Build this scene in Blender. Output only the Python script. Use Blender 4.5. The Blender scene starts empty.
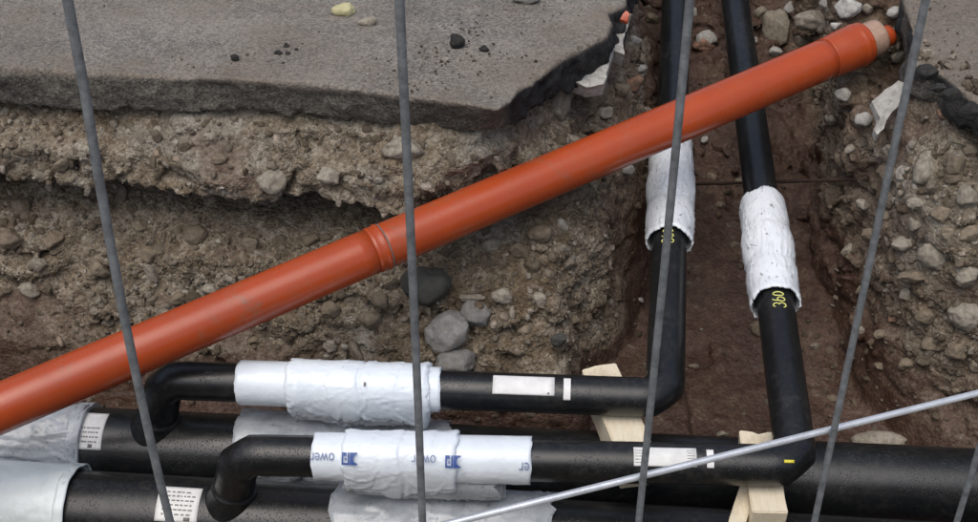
import bpy, bmesh, math, random
import numpy as np
from mathutils import Vector, Matrix
from mathutils.bvhtree import BVHTree
random.seed(7); RS = np.random.RandomState(11)
scene = bpy.context.scene
C = scene.collection
rad = math.radians

# ------------------------------------------------------------------ camera model (photo is 978 x 522)
FPX, CX, CY, PITCH, CH = 1300.0, 489.0, 261.0, rad(36), 1.70
FW = Vector((0, math.cos(PITCH), -math.sin(PITCH)))
DN = Vector((0, -math.sin(PITCH), -math.cos(PITCH)))
RT = Vector((1, 0, 0)); CAM = Vector((0, 0, CH))
def ray(px, py): return (FW + RT*((px-CX)/FPX) + DN*((py-CY)/FPX))
def at_z(px, py, z):
    d = ray(px, py); return CAM + d*((z-CH)/d.z)
def at_y(px, py, y):
    d = ray(px, py); return CAM + d*(y/d.y)
def at_d(px, py, dep): return CAM + ray(px, py)*dep
def proj(p):
    v = Vector(p)-CAM; d = v.dot(FW)
    return CX+FPX*v.dot(RT)/d, CY+FPX*v.dot(DN)/d

# ------------------------------------------------------------------ numpy noise
def _h(ix, iy, iz, seed):
    n = (ix.astype(np.uint32)*np.uint32(374761393) + iy.astype(np.uint32)*np.uint32(668265263)
         + iz.astype(np.uint32)*np.uint32(2147483647 & 1274126177) + np.uint32(seed*97531+17))
    n = (n ^ (n >> np.uint32(13)))*np.uint32(1274126177)
    n = (n ^ (n >> np.uint32(15)))*np.uint32(2246822519)
    n ^= n >> np.uint32(14)
    return n.astype(np.float32)*np.float32(1/4294967295.0)
def vnoise(P, freq, seed=0):
    P = np.asarray(P, np.float32)*np.float32(freq) + np.float32(500.0)
    I = np.floor(P).astype(np.int32); f = P-I; f = f*f*(3-2*f)
    r = np.zeros(len(P), np.float32)
    for a in (0, 1):
        wa = f[:, 0] if a else 1-f[:, 0]
        for b in (0, 1):
            wb = wa*(f[:, 1] if b else 1-f[:, 1])
            for c in (0, 1):
                r += wb*(f[:, 2] if c else 1-f[:, 2])*_h(I[:, 0]+a, I[:, 1]+b, I[:, 2]+c, seed)
    return r*2-1
def fbm(P, freq, octv, seed=0, gain=.5):
    r = 0; a = 1.0
    for k in range(octv):
        r = r + a*vnoise(P, freq*2.03**k, seed+k*7); a *= gain
    return r
def worley(P, freq, seed=0):
    P = np.asarray(P, np.float32)*np.float32(freq) + np.float32(500.0)
    I = np.floor(P-.5).astype(np.int32); best = np.full(len(P), 9, np.float32)
    for a in (0, 1):
        for b in (0, 1):
            for c in (0, 1):
                X, Y, Z = I[:, 0]+a, I[:, 1]+b, I[:, 2]+c
                d = (X+.15+.7*_h(X, Y, Z, seed)-P[:, 0])**2 + (Y+.15+.7*_h(X, Y, Z, seed+1)-P[:, 1])**2 + (Z+.15+.7*_h(X, Y, Z, seed+2)-P[:, 2])**2
                best = np.minimum(best, d)
    return np.sqrt(best)

# ------------------------------------------------------------------ meshes
def mesh_from(name, V, Q, smooth=True, cols=None):
    V = np.asarray(V, np.float32); Q = np.asarray(Q, np.int32); k = Q.shape[1]
    me = bpy.data.meshes.new(name)
    me.vertices.add(len(V)); me.vertices.foreach_set('co', V.ravel())
    me.loops.add(Q.size); me.loops.foreach_set('vertex_index', Q.ravel())
    me.polygons.add(len(Q)); me.polygons.foreach_set('loop_start', np.arange(len(Q), dtype=np.int32)*k)
    me.polygons.foreach_set('loop_total', np.full(len(Q), k, np.int32))
    me.update(calc_edges=True); me.validate()
    me.polygons.foreach_set('use_smooth', np.full(len(me.polygons), smooth))
    if cols is not None:
        a = me.color_attributes.new('zone', 'FLOAT_COLOR', 'POINT')
        a.data.foreach_set('color', np.asarray(cols, np.float32).ravel())
    return me
def link(name, me, mat, parent=None):
    o = bpy.data.objects.new(name, me); C.objects.link(o)
    if mat is not None:
        o.data.materials.clear(); o.data.materials.append(mat)
    if parent is not None: o.parent = parent
    return o
def tag(o, label, cat, group=None, kind=None):
    if label: o['label'] = label
    if cat: o['category'] = cat
    if group: o['group'] = group
    if kind: o['kind'] = kind
    return o
def structure(o): o['kind'] = 'structure'; return o
def thing(name, label, cat, loc=(0, 0, 0), group=None):
    o = bpy.data.objects.new(name, None); C.objects.link(o); o.location = loc
    o.empty_display_size = .1
    return tag(o, label, cat, group)
def part(name, me, mat, parent, label=None):
    o = link(name, me, mat, parent)
    o.matrix_parent_inverse = Matrix.Translation(-parent_world(parent))
    if label: o['label'] = label
    return o
def parent_world(p):
    v = Vector(p.location)
    if p.parent: v = Vector((0, 0, 0)) if p.type == 'MESH' else v + parent_world(p.parent)
    return v

def surface_nets(F, org, h):
    s = F < 0
    n = np.zeros(tuple(np.array(F.shape)-1), np.int8)
    for a in (0, 1):
        for b in (0, 1):
            for c in (0, 1):
                n += s[a:s.shape[0]-1+a, b:s.shape[1]-1+b, c:s.shape[2]-1+c]
    act = (n > 0) & (n < 8)
    I = np.argwhere(act)
    idx = np.full(act.shape, -1, np.int32); idx[act] = np.arange(len(I), dtype=np.int32)
    corners = np.array([[a, b, c] for a in (0, 1) for b in (0, 1) for c in (0, 1)])
    vals = np.stack([F[I[:, 0]+a, I[:, 1]+b, I[:, 2]+c] for a, b, c in corners], 1)
    acc = np.zeros((len(I), 3), np.float32); cnt = np.zeros(len(I), np.float32)
    for i in range(8):
        for j in range(i+1, 8):
            if np.abs(corners[i]-corners[j]).sum() != 1: continue
            fa, fb = vals[:, i], vals[:, j]; cr = (fa < 0) != (fb < 0)
            t = np.where(cr, fa/np.where(cr, fa-fb, 1), 0)[:, None]
            acc += np.where(cr[:, None], corners[i]+t*(corners[j]-corners[i]), 0); cnt += cr
    V = (I + acc/cnt[:, None])*h + np.asarray(org)
    Q = []
    d = s[:-1, 1:-1, 1:-1] != s[1:, 1:-1, 1:-1]; E = np.argwhere(d); i, j, k = E[:, 0], E[:, 1]+1, E[:, 2]+1
    q = np.stack([idx[i, j-1, k-1], idx[i, j, k-1], idx[i, j, k], idx[i, j-1, k]], 1); f = ~s[i, j, k]; q[f] = q[f][:, ::-1]; Q.append(q)
    d = s[1:-1, :-1, 1:-1] != s[1:-1, 1:, 1:-1]; E = np.argwhere(d); i, j, k = E[:, 0]+1, E[:, 1], E[:, 2]+1
    q = np.stack([idx[i-1, j, k-1], idx[i-1, j, k], idx[i, j, k], idx[i, j, k-1]], 1); f = ~s[i, j, k]; q[f] = q[f][:, ::-1]; Q.append(q)
    d = s[1:-1, 1:-1, :-1] != s[1:-1, 1:-1, 1:]; E = np.argwhere(d); i, j, k = E[:, 0]+1, E[:, 1]+1, E[:, 2]
    q = np.stack([idx[i-1, j-1, k], idx[i, j-1, k], idx[i, j, k], idx[i-1, j, k]], 1); f = ~s[i, j, k]; q[f] = q[f][:, ::-1]; Q.append(q)
    Q = np.concatenate(Q)
    return V.astype(np.float32), Q[(Q >= 0).all(1)]
def vnormals(V, Q):
    n = np.cross(V[Q[:, 2]]-V[Q[:, 0]], V[Q[:, 3]]-V[Q[:, 1]])
    N = np.zeros_like(V)
    for k in range(4): np.add.at(N, Q[:, k], n)
    return N/np.maximum(np.linalg.norm(N, axis=1, keepdims=True), 1e-9), n
def sdpoly(X, Y, poly):
    """signed 2-D distance to a closed polygon, negative inside"""
    d = np.full(X.shape, 1e9, np.float32); ins = np.zeros(X.shape, bool)
    for (x0, y0), (x1, y1) in zip(poly, poly[1:]+poly[:1]):
        ex, ey = x1-x0, y1-y0
        t = np.clip(((X-x0)*ex+(Y-y0)*ey)/(ex*ex+ey*ey+1e-12), 0, 1)
        d = np.minimum(d, (X-x0-t*ex)**2+(Y-y0-t*ey)**2)
        c = (y0 > Y) != (y1 > Y)
        ins ^= c & (X < ex*(Y-y0)/(ey if abs(ey) > 1e-9 else 1e-9)+x0)
    d = np.sqrt(d)
    return np.where(ins, -d, d)
def smin(a, b, k):
    h = np.clip(.5+.5*(b-a)/k, 0, 1)
    return b*(1-h)+a*h-k*h*(1-h)

# ------------------------------------------------------------------ material nodes
class NT:
    def __init__(s, name):
        s.m = bpy.data.materials.new(name); s.m.use_nodes = True; s.t = s.m.node_tree
        s.b = s.t.nodes['Principled BSDF']; s.co = s.t.nodes.new('ShaderNodeTexCoord').outputs['Object']
    def n(s, kind, **kw):
        nd = s.t.nodes.new('ShaderNode'+kind)
        for k, v in kw.items():
            if k in nd.inputs: s.put(nd.inputs[k], v)
            else: setattr(nd, k, v)
        return nd
    def put(s, sock, v):
        if isinstance(v, bpy.types.NodeSocket): s.t.links.new(v, sock)
        else:
            if sock.type == 'RGBA' and len(v) == 3: v = (*v, 1)
            sock.default_value = v
    def noise(s, scale, detail=6, rough=.6, dist=0, co=None):
        return s.n('TexNoise', Vector=co or s.co, Scale=scale, Detail=detail, Roughness=rough, Distortion=dist).outputs['Fac']
    def vor(s, scale, out='Distance', feature='F1', co=None):
        return s.n('TexVoronoi', feature=feature, Vector=co or s.co, Scale=scale).outputs[out]
    def ramp(s, fac, *stops):
        nd = s.n('ValToRGB'); s.put(nd.inputs['Fac'], fac); e = nd.color_ramp.elements
        while len(e) < len(stops): e.new(.5)
        for el, (p, c) in zip(e, stops):
            el.position = p; el.color = (*c, 1) if not isinstance(c, (int, float)) else (c, c, c, 1)
        return nd.outputs['Color']
    def mix(s, f, a, b, mode='MIX'):
        nd = s.n('Mix', data_type='RGBA', blend_type=mode)
        s.put(nd.inputs[0], f); s.put(nd.inputs[6], a); s.put(nd.inputs[7], b); return nd.outputs[2]
    def math(s, op, a, b=0.0):
        nd = s.n('Math', operation=op); s.put(nd.inputs[0], a); s.put(nd.inputs[1], b); return nd.outputs[0]
    def attr(s, name='zone'):
        a = s.n('Attribute', attribute_name=name); sp = s.n('SeparateColor'); s.put(sp.inputs[0], a.outputs['Color'])
        return sp.outputs
    def bump(s, h, strength=.5, dist=.01, nrm=None):
        nd = s.n('Bump', Strength=strength, Distance=dist, Height=h)
        if nrm is not None: s.put(nd.inputs['Normal'], nrm)
        return nd.outputs['Normal']
    def out(s, col=None, rough=None, nrm=None, **kw):
        if col is not None: s.put(s.b.inputs['Base Color'], col)
        if rough is not None: s.put(s.b.inputs['Roughness'], rough)
        if nrm is not None: s.put(s.b.inputs['Normal'], nrm)
        for k, v in kw.items(): s.put(s.b.inputs[k.replace('_', ' ')], v)
        return s.m

def mat_soil():
    t = NT('soil'); wet, dark, pale = t.attr()[0:3]
    n = t.noise(9, 9, .68); g = t.noise(70, 6, .75); cell = t.n('SeparateColor'); t.put(cell.inputs[0], t.vor(130, 'Color')); cv = cell.outputs[0]
    big = t.n('SeparateColor'); t.put(big.inputs[0], t.vor(45, 'Color')); bv = big.outputs[1]
    f = t.math('ADD', t.math('MULTIPLY', n, .55), t.math('ADD', t.math('MULTIPLY', g, .3), t.math('ADD', t.math('MULTIPLY', cv, .16), t.math('MULTIPLY', bv, .12))))
    dry = t.ramp(f, (.31, (.062, .046, .03)), (.45, (.158, .124, .085)), (.58, (.26, .216, .16)), (.74, (.44, .4, .33)))
    clay = t.ramp(f, (.28, (.034, .019, .014)), (.5, (.07, .039, .029)), (.66, (.112, .073, .054)), (.82, (.21, .165, .125)))
    # patches of rusty and of greenish-grey earth
    tint = t.ramp(t.noise(2.6, 6, .65), (.36, (.66, .58, .48)), (.5, (1, .98, .95)), (.6, (1.04, 1.03, 1)), (.72, (.8, .8, .74)))
    col = t.mix(1.0, t.mix(wet, dry, clay), tint, 'MULTIPLY')
    col = t.mix(t.math('MULTIPLY', pale, .8), col, t.ramp(f, (.35, (.2, .18, .15)), (.7, (.42, .4, .35))))
    col = t.mix(dark, col, (.016, .016, .016))
    h = t.math('ADD', t.math('MULTIPLY', t.noise(38, 8, .7), 1.0), t.math('MULTIPLY', t.vor(75, 'Distance'), -.55))
    h = t.math('ADD', h, t.math('MULTIPLY', t.vor(170, 'Distance'), -.3))
    rough = t.mix(wet, (.93,)*3, t.ramp(n, (.38, .38), (.62, .8)))
    return t.out(col, rough, t.bump(h, t.math('SUBTRACT', .95, t.math('MULTIPLY', wet, .55)), .018), Specular_IOR_Level=.35)
def mat_stone(name='stone', lo=(.085, .066, .044), mid=(.2, .172, .135), hi=(.5, .47, .41), attr=True, dust=.68):
    t = NT(name); oi = t.n('ObjectInfo').outputs['Random']
    co = t.co
    f = t.attr()[0] if attr else t.math('ADD', t.math('MULTIPLY', oi, .3), .35)
    n = t.noise(35, 8, .7, co=co); g = t.noise(160, 4, .7, co=co)
    ff = t.math('ADD', f, t.math('MULTIPLY', t.math('SUBTRACT', n, .5), .55))
    col = t.ramp(ff, (.08, lo), (.5, mid), (.95, hi))
    if attr:
        warm = t.attr()[1]
        col = t.mix(warm, col, t.mix(1.0, col, (1.12, .86, .68), 'MULTIPLY'))
        col = t.mix(t.attr()[2], col, t.mix(1.0, col, (.34, .29, .26), 'MULTIPLY'))
    col = t.mix(t.math('MULTIPLY', t.ramp(t.noise(48, 6, .75), (.42, 0), (.58, 1)), dust), col, (.13, .105, .076))
    h = t.math('ADD', n, t.math('MULTIPLY', g, .4))
    return t.out(col, .88, t.bump(h, .6, .008), Specular_IOR_Level=.3)
def mat_road():
    t = NT('asphalt'); face, black, dirt = t.attr()[0:3]
    n = t.noise(3.2, 8, .65); g = t.noise(120, 5, .75)
    sp = t.n('SeparateColor'); t.put(sp.inputs[0], t.vor(170, 'Color')); cv = sp.outputs[0]
    f = t.math('ADD', t.math('MULTIPLY', n, .6), t.math('ADD', t.math('MULTIPLY', g, .34), t.math('MULTIPLY', cv, .3)))
    top = t.ramp(f, (.38, (.088, .081, .072)), (.57, (.16, .146, .129)), (.76, (.28, .255, .224)))
    dusty = t.ramp(f, (.35, (.095, .077, .06)), (.65, (.195, .163, .13)))
    top = t.mix(t.math('MAXIMUM', t.math('MULTIPLY', dirt, t.ramp(t.noise(2.4, 7, .7), (.38, .1), (.6, .95))), t.math('MULTIPLY', t.math('SUBTRACT', dirt, .8), 4.5)), top, dusty)
    white = t.ramp(t.vor(95, 'Distance'), (.06, 1), (.11, 0))
    top = t.mix(t.math('MULTIPLY', white, t.ramp(t.noise(14, 3), (.5, 0), (.62, .6))), top, (.5, .48, .44))
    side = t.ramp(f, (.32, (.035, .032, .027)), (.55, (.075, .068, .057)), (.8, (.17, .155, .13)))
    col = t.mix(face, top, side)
    bl = t.ramp(t.noise(60, 5, .8), (.45, (.011, .011, .012)), (.75, (.04, .039, .038)))
    col = t.mix(black, col, bl)
    h = t.math('ADD', t.noise(85, 6, .75), t.math('MULTIPLY', t.vor(140, 'Distance'), -.5))
    return t.out(col, .86, t.bump(h, .6, .008), Specular_IOR_Level=.35)
def mat_black(name='black_plastic'):
    t = NT(name)
    n = t.noise(5, 7, .65); d = t.noise(55, 6, .75)
    dust = t.math('MULTIPLY', t.ramp(n, (.4, .03), (.7, .5)), t.ramp(d, (.44, 0), (.68, 1)))
    spots = t.ramp(t.vor(60, 'Distance'), (.08, 1), (.16, 0)); spots = t.math('MULTIPLY', spots, t.ramp(t.noise(9, 3), (.48, 0), (.6, .7)))
    col = t.mix(dust, (.0085, .0095, .0105), (.075, .071, .065))
    col = t.mix(spots, col, (.05, .052, .054))
    rough = t.ramp(n, (.3, .24), (.7, .4))
    drops = t.ramp(t.vor(190, 'Distance'), (.12, 1), (.32, 0))
    h = t.math('ADD', t.math('MULTIPLY', drops, t.ramp(t.noise(12, 3), (.42, 0), (.6, 1))), t.math('MULTIPLY', t.noise(18, 3), .35))
    return t.out(col, rough, t.bump(h, .3, .004), Specular_IOR_Level=.5)
def mat_film(name, base=(.74, .77, .8), grey=(.52, .55, .58), streak=0.0, dirt=.35, rough=.33):
    t = NT(name)
    n = t.noise(11, 6, .6, .4); w = t.noise(26, 8, .62, 1.2)
    col = t.mix(t.ramp(n, (.4, 0), (.68, .7)), base, grey)
    if streak:
        mp = t.n('Mapping', Vector=t.co); mp.inputs['Scale'].default_value = (6, 2.0, 5); mp.inputs['Rotation'].default_value = (.2, .5, .9)
        st = t.ramp(t.noise(7, 9, .75, 2.5, mp.outputs[0]), (.585, 0), (.625, 1))
        col = t.mix(t.math('MULTIPLY', st, streak), col, (.05, .05, .055))
    spk = t.math('MULTIPLY', t.ramp(t.noise(48, 5, .75), (.62, 0), (.7, 1)), t.ramp(t.noise(4, 3), (.4, 0), (.65, dirt*1.6)))
    col = t.mix(spk, col, (.13, .11, .09))
    h = t.math('ADD', w, t.math('MULTIPLY', t.noise(70, 4, .6, .8), .25))
    return t.out(col, rough, t.bump(h, .16, .012), Specular_IOR_Level=.55)
def mat_orange():
    t = NT('orange_pvc')
    n = t.noise(4, 7, .65); fine = t.noise(90, 5, .75)
    col = t.mix(t.ramp(n, (.3, 0), (.75, 1)), (.42, .066, .016), (.34, .053, .015))
    dust = t.math('MULTIPLY', t.ramp(t.noise(14, 7, .75), (.5, 0), (.75, .5)), t.ramp(fine, (.4, .2), (.7, 1)))
    col = t.mix(dust, col, (.3, .135, .07))
    mud = t.math('MULTIPLY', t.ramp(t.noise(5.5, 9, .72, .5), (.56, 0), (.7, .8)), t.ramp(t.noise(60, 5, .8), (.42, .1), (.6, 1)))
    col = t.mix(mud, col, (.2, .12, .075))
    spk = t.ramp(t.vor(70, 'Distance'), (.06, 1), (.1, 0)); spk = t.math('MULTIPLY', spk, t.ramp(t.noise(6, 2), (.48, 0), (.58, .8)))
    col = t.mix(spk, col, (.12, .06, .035))
    return t.out(col, t.ramp(n, (.3, .2), (.7, .36)), t.bump(t.noise(25, 5, .6), .08, .004), Specular_IOR_Level=.5)
def mat_plain(name, col, rough=.6, metal=0.0, var=.25, scale=30, bump=.1):
    t = NT(name); n = t.noise(scale, 6, .7)
    c = t.mix(t.ramp(n, (.3, 0), (.7, 1)), tuple(x*(1-var) for x in col), tuple(min(1, x*(1+var*.6)) for x in col))
    return t.out(c, rough, t.bump(n, bump, .004), Metallic=metal)
def mat_wood():
    t = NT('sawn_timber'); mp = t.n('Mapping', Vector=t.co); mp.inputs['Scale'].default_value = (9, 1.1, 9)
    g = t.noise(12, 8, .7, .6, mp.outputs[0]); n = t.noise(6, 6, .6)
    col = t.ramp(g, (.3, (.66, .56, .4)), (.5, (.74, .66, .5)), (.7, (.79, .72, .58)))
    col = t.mix(t.ramp(n, (.55, 0), (.72, .75)), col, (.3, .22, .14))
    return t.out(col, .72, t.bump(g, .3, .004), Specular_IOR_Level=.3)
M = dict(soil=mat_soil(), gravel=mat_stone('gravel'), road=mat_road(), black=mat_black(),
    film=mat_film('white_film', (.77, .835, .885), (.66, .72, .785), 0, .3, .24), greyfilm=mat_film('clear_grey_film', (.42, .45, .48), (.17, .19, .21), .6, .5, .2),
    wrap=mat_film('wrinkled_white_tape', (.8, .835, .86), (.68, .72, .76), .9, .5, .3), sleeve=mat_film('pale_green_sleeve', (.72, .79, .8), (.56, .63, .64), 0, .5),
    orange=mat_orange(), paper=mat_plain('white_sticker', (.76, .76, .74), .5, 0, .2, 14), ink=mat_plain('dark_print', (.2, .18, .17), .6),
    blue=mat_plain('blue_print', (.035, .085, .3), .5, 0, .15), faded=mat_plain('faded_blue_print', (.2, .25, .4), .5, 0, .15), pale=mat_plain('pale_yellow_paint', (.72, .72, .22), .6, 0, .1), yellow=mat_plain('yellow_paint', (.72, .62, .05), .6, 0, .1),
    wood=mat_wood(), zinc=mat_plain('skylit_galvanised_steel', (.72, .74, .76), .34, .6, .25, 60, .08), wire=mat_plain('shaded_zinc_wire', (.24, .255, .262), .5, .5, .45, 140, .25),  # same galvanised wire in two tones: sky light and shade put into the colour
    beige=mat_plain('beige_plastic', (.42, .275, .2), .6, 0, .4, 22), rust=mat_plain('rusty_steel', (.05, .03, .022), .8, .2, .4),
    seam=mat_plain('grey_rubber', (.16, .15, .14), .7), ground=mat_plain('street_ground', (.17, .155, .14), .9, 0, .25, 8, .3),
    concrete=mat_stone('pale_concrete', (.3, .285, .26), (.45, .435, .4), (.6, .585, .55), False, .4),
    limestone=mat_stone('pale_stone', (.2, .175, .135), (.32, .285, .23), (.46, .42, .36), False, .6),
    darkstone=mat_stone('dark_grey_stone', (.035, .037, .034), (.06, .062, .057), (.11, .11, .1), False, .3),
    greystone=mat_stone('grey_stone', (.13, .128, .122), (.23, .227, .22), (.42, .415, .4), False, .45),
    brownstone=mat_stone('brown_stone', (.13, .1, .07), (.235, .19, .135), (.36, .305, .23), False, .7),
    yellowstone=mat_stone('yellowish_stone', (.4, .36, .19), (.56, .52, .3), (.68, .66, .48), False, .1),
    brick=mat_stone('red_brick', (.22, .115, .075), (.31, .175, .12), (.4, .26, .19), False, .75),
    bitumen=mat_stone('black_asphalt_lump', (.012, .012, .012), (.022, .022, .022), (.05, .05, .05), False, .15))

# ------------------------------------------------------------------ pipe routes (axis points)
RM, RB = .105, .052
def ext(a, b, xa, xb):
    d = (b-a)/(b.x-a.x); return a+d*(xa-a.x), a+d*(xb-a.x)
A0, A1 = ext(at_z(110, 446, -.85), at_z(900, 484, -.85), -2.75, 2.75)
B0, B1 = ext(at_z(90, 511, -.85), at_z(600, 543, -.85), -2.75, 2.75)
CL, CR = at_z(165, 380, -.595), at_z(665, 398, -.60)
CE = at_z(676, -8, -.40); CE2 = CE+(CE-CR).normalized()*2.2
DL, DR = at_z(240, 455, -.60), at_z(797, 466, -.60)
DE = at_z(735, 0, -.40); DE2 = DE+(DE-DR).normalized()*2.2
OL = at_d(0, 408.5, 3.2); OR_ = at_d(862, 43.5, 4.0)
OD = (OR_-OL).normalized(); OL2 = OL-OD*.75
SEGS = [(A0, A1, .12), (B0, B1, .125), (CL, CR, .07), (CR, CE2, .07), (DL, DR, .07), (DR, DE2, .075), (OL2, OR_, .07)]
def near_pipe(P, pad=0.0):
    bad = np.zeros(len(P), bool)
    for a, b, r in SEGS:
        a, b = np.array(a), np.array(b); e = b-a
        t = np.clip(((P-a)@e)/(e@e), 0, 1)[:, None]
        bad |= np.linalg.norm(P-a-t*e, axis=1) < r+pad
    return bad

# ------------------------------------------------------------------ the excavation
def build_soil():
    h = .0105
    x = np.arange(-2.65, 2.66, h, dtype=np.float32); y = np.arange(1.15, 6.2, h, dtype=np.float32); z = np.arange(-1.2, .05, h, dtype=np.float32)
    X, Y = np.meshgrid(x, y, indexing='ij')
    edge = np.where(X < .6, np.clip(3.05-.153*X, 2.95, 3.6), np.interp(X, [1.08, 1.16, 1.22, 1.29, 1.45, 2.6], [3.42, 3.24, 3.10, 2.97, 2.90, 2.84])).astype(np.float32)      # far bank line
    left = (X < .7)
    pz = np.array([-1.2, -1.0, -.9, -.72, -.565, -.5, -.43, -.37, -.32, -.24, -.16, -.11, 0, .1])
    pl = np.array([-.34, -.27, -.23, -.13, -.045, .09, .29, .26, -.06, -.065, .02, .10, .11, .11])
    pr = np.array([-.46, -.36, -.31, -.22, -.155, -.105, -.085, -.07, -.03, .03, .14, .22, .22, .22])
    nz = np.array([-1.2, -.95, -.8, 0, .1]); ny = np.array([2.05, 2.0, 1.85, 1.38, 1.36])
    low = fbm(np.stack([X.ravel(), Y.ravel(), 0*X.ravel()], 1), 1.6, 3, 5).reshape(X.shape)
    floor0 = -.962+.012*low
    floor0 = floor0+.16*np.exp(-((X+1.2)/.33)**2-((Y-2.2)/.16)**2)                          # loose gravel against the near pipe
    fs = -.955+.245*np.clip(Y-3.15, 0, 3)+.035*low
    F = np.empty((len(x), len(y), len(z)), np.float32)
    tl = np.array([[.07, 3.0], [.20, 3.2], [.42, 3.72], [.50, 4.6], [.5, 7]])              # left lip of the side trench (x against y)
    xl0 = np.interp(Y, tl[:, 1], tl[:, 0]).astype(np.float32)
    wob = .03*fbm(np.stack([X.ravel(), Y.ravel(), 0*X.ravel()+3], 1), 4, 2, 9).reshape(X.shape)
    for k, zz in enumerate(z):
        cut = .45+.6*np.clip(1-np.abs(X+.55)/.8, 0, 1)                                     # the undercut is deepest mid bank
        o = np.where(left, np.interp(zz, pz, pl), np.interp(zz, pz, pr))
        if -.56 < zz < -.33: b0 = np.interp(zz, [-.565, -.5, -.43, -.32], [-.045, -.02, -.02, -.07]); o = np.where(left, b0+cut*(np.interp(zz, pz, pl)-b0), o)
        yf = edge+o+wob
        am = np.maximum(np.maximum(Y-yf, np.interp(zz, nz, ny)-Y), floor0-zz)
        am = np.maximum(am, np.abs(X)-2.5)
        xl = xl0+np.interp(zz, [-1.2, -.95, -.6, -.35, -.22, -.12, 0], [.30, .24, .13, .03, -.09, -.17, -.17])+wob
        xr = 1.15+np.interp(zz, [-1.2, -.95, -.7, -.4, -.1, 0], [-.02, .0, .04, .03, .01, .0])+wob+.05*np.sin(Y*3.1)
        as_ = np.maximum(np.maximum(xl-X, X-xr), np.maximum(2.6-Y, fs-zz)); as_ = np.maximum(as_, Y-5.9)
        air = smin(am, as_, .09)
        top = -.016+.0*X
        f = np.maximum(-air, zz-top)
        ax, ay, az = OL2; e = OR_-OL2; q = ((X-ax)*e.x+(Y-ay)*e.y+(zz-az)*e.z)/e.dot(e); q = np.clip(q, 0, 1.02)
        dd = np.sqrt((X-ax-q*e.x)**2+(Y-ay-q*e.y)**2+(zz-az-q*e.z)**2)
        f = -smin(-f, dd-.10-.02*np.clip(zz+.4, 0, .4)/.4, .04)
        c = OR_+Vector((.04, -.06, .09)); dd = np.sqrt((X-c.x)**2+(Y-c.y)**2+.7*(zz-c.z)**2)
        F[:, :, k] = -smin(-f, dd-.215, .04)
    band = np.abs(F) < .085
    I = np.argwhere(band); P = (I*h+np.array([x[0], y[0], z[0]])).astype(np.float32)
    steep = np.clip((P[:, 2]+.93)/.14, .25, 1)
    mud = np.clip((P[:, 0]-.38)/.1, 0, 1)*np.clip((1.12-P[:, 0])/.1, 0, 1)*np.clip((P[:, 1]-2.8)/.2, 0, 1)*np.clip((4.1-P[:, 1])/.5, 0, 1)
    steep = steep*(1-.72*mud)
    fl = P[:, 2] < -.9
    d = .030*fbm(P, 5.5, 2, 21)*steep + .020*fbm(P*np.array([1, 1, 1.9]), 14, 3, 31)*steep
    bigw = worley(P+.02*np.stack([vnoise(P, 20, 51), vnoise(P, 20, 52), vnoise(P, 20, 53)], 1), 10.5, 41)
    rough_zone = np.where(P[:, 0] > 1.0, 1.3, 1.0)
    d += rough_zone*.042*np.clip(.55-bigw, -.1, .5)*steep
    d += .030*np.clip(.5-worley(P+.01*np.stack([vnoise(P, 40, 54), vnoise(P, 40, 55), vnoise(P, 40, 56)], 1), 24, 61), -.15, .5)*np.clip(steep, .3, 1)
    d -= .03*np.clip(1-np.abs(fbm(P*np.array([1, 1, 1.7]), 6.5, 2, 66))*5, 0, 1)*steep*(P[:, 2] < -.16)
    d += .004*vnoise(P, 70, 71)
    deep = np.clip((-.03-P[:, 2])/.05, .15, 1)
    F[band] -= d*deep
    V, Q = surface_nets(F, (x[0], y[0], z[0]), h)
    N, qn = vnormals(V, Q)
    # earth kinds: R clay/wet, G black bitumen-stained, B pale lime
    nn = fbm(V, 3.5, 3, 81)
    toe = np.interp(V[:, 0], [-1.6, -.6, .1, .5, 1.1, 1.5], [2.9, 2.87, 2.82, 3.3, 3.1, 2.8])
    wet = np.clip((-.80+.06*nn-V[:, 2])/.09, 0, 1)
    side = ((V[:, 0] > .34) & (V[:, 0] < 1.3) & (V[:, 1] > 2.8))
    wside = np.clip((-.62+.22*np.clip(V[:, 1]-3.2, 0, 3)+.1*nn-V[:, 2])/.14, 0, 1)*np.clip((V[:, 0]-.3)/.16, 0, 1)*np.clip((1.27-V[:, 0])/.1, 0, 1)
    wet = np.maximum(wet, np.where(side, np.clip(wside, 0, 1), 0))
    wet = np.maximum(wet, np.where(side & (V[:, 1] > 3.2), .62+.3*nn-.35*np.clip(V[:, 1]-3.9, 0, 1), 0))
    wet = np.where(V[:, 1] < 2.3, wet*.15, wet)
    right = V[:, 0] > 1.02
    wet = np.where(right & (V[:, 1] < 3.3), np.maximum(wet, np.clip(.35+.5*nn+(-.55-V[:, 2])*1.6, 0, .9)), wet)
    streak = np.clip(fbm(V*np.array([1, 1, 3.0]), 2.6, 4, 87)*1.5-.15, 0, .7)
    streak = np.maximum(streak, np.clip((-1.05-V[:, 0])/.35, 0, 1)*np.clip((-.6+.12*nn-V[:, 2])/.12, 0, .85)*(V[:, 1] > 2.5))
    wet = np.clip(np.maximum(wet, streak), 0, 1)
    cols = np.stack([wet, 0*wet, np.clip(fbm(V, 6, 3, 95)*1.3-.45, 0, .6)*(1-wet), 1+0*wet], 1)
    me = mesh_from('soil', V, Q, True, cols)
    structure(link('soil', me, M['soil']))
    return V, Q, N, wet
SV, SQ, SN, SWET = build_soil()
SOIL = BVHTree.FromPolygons(SV.tolist(), SQ.tolist())

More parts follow.
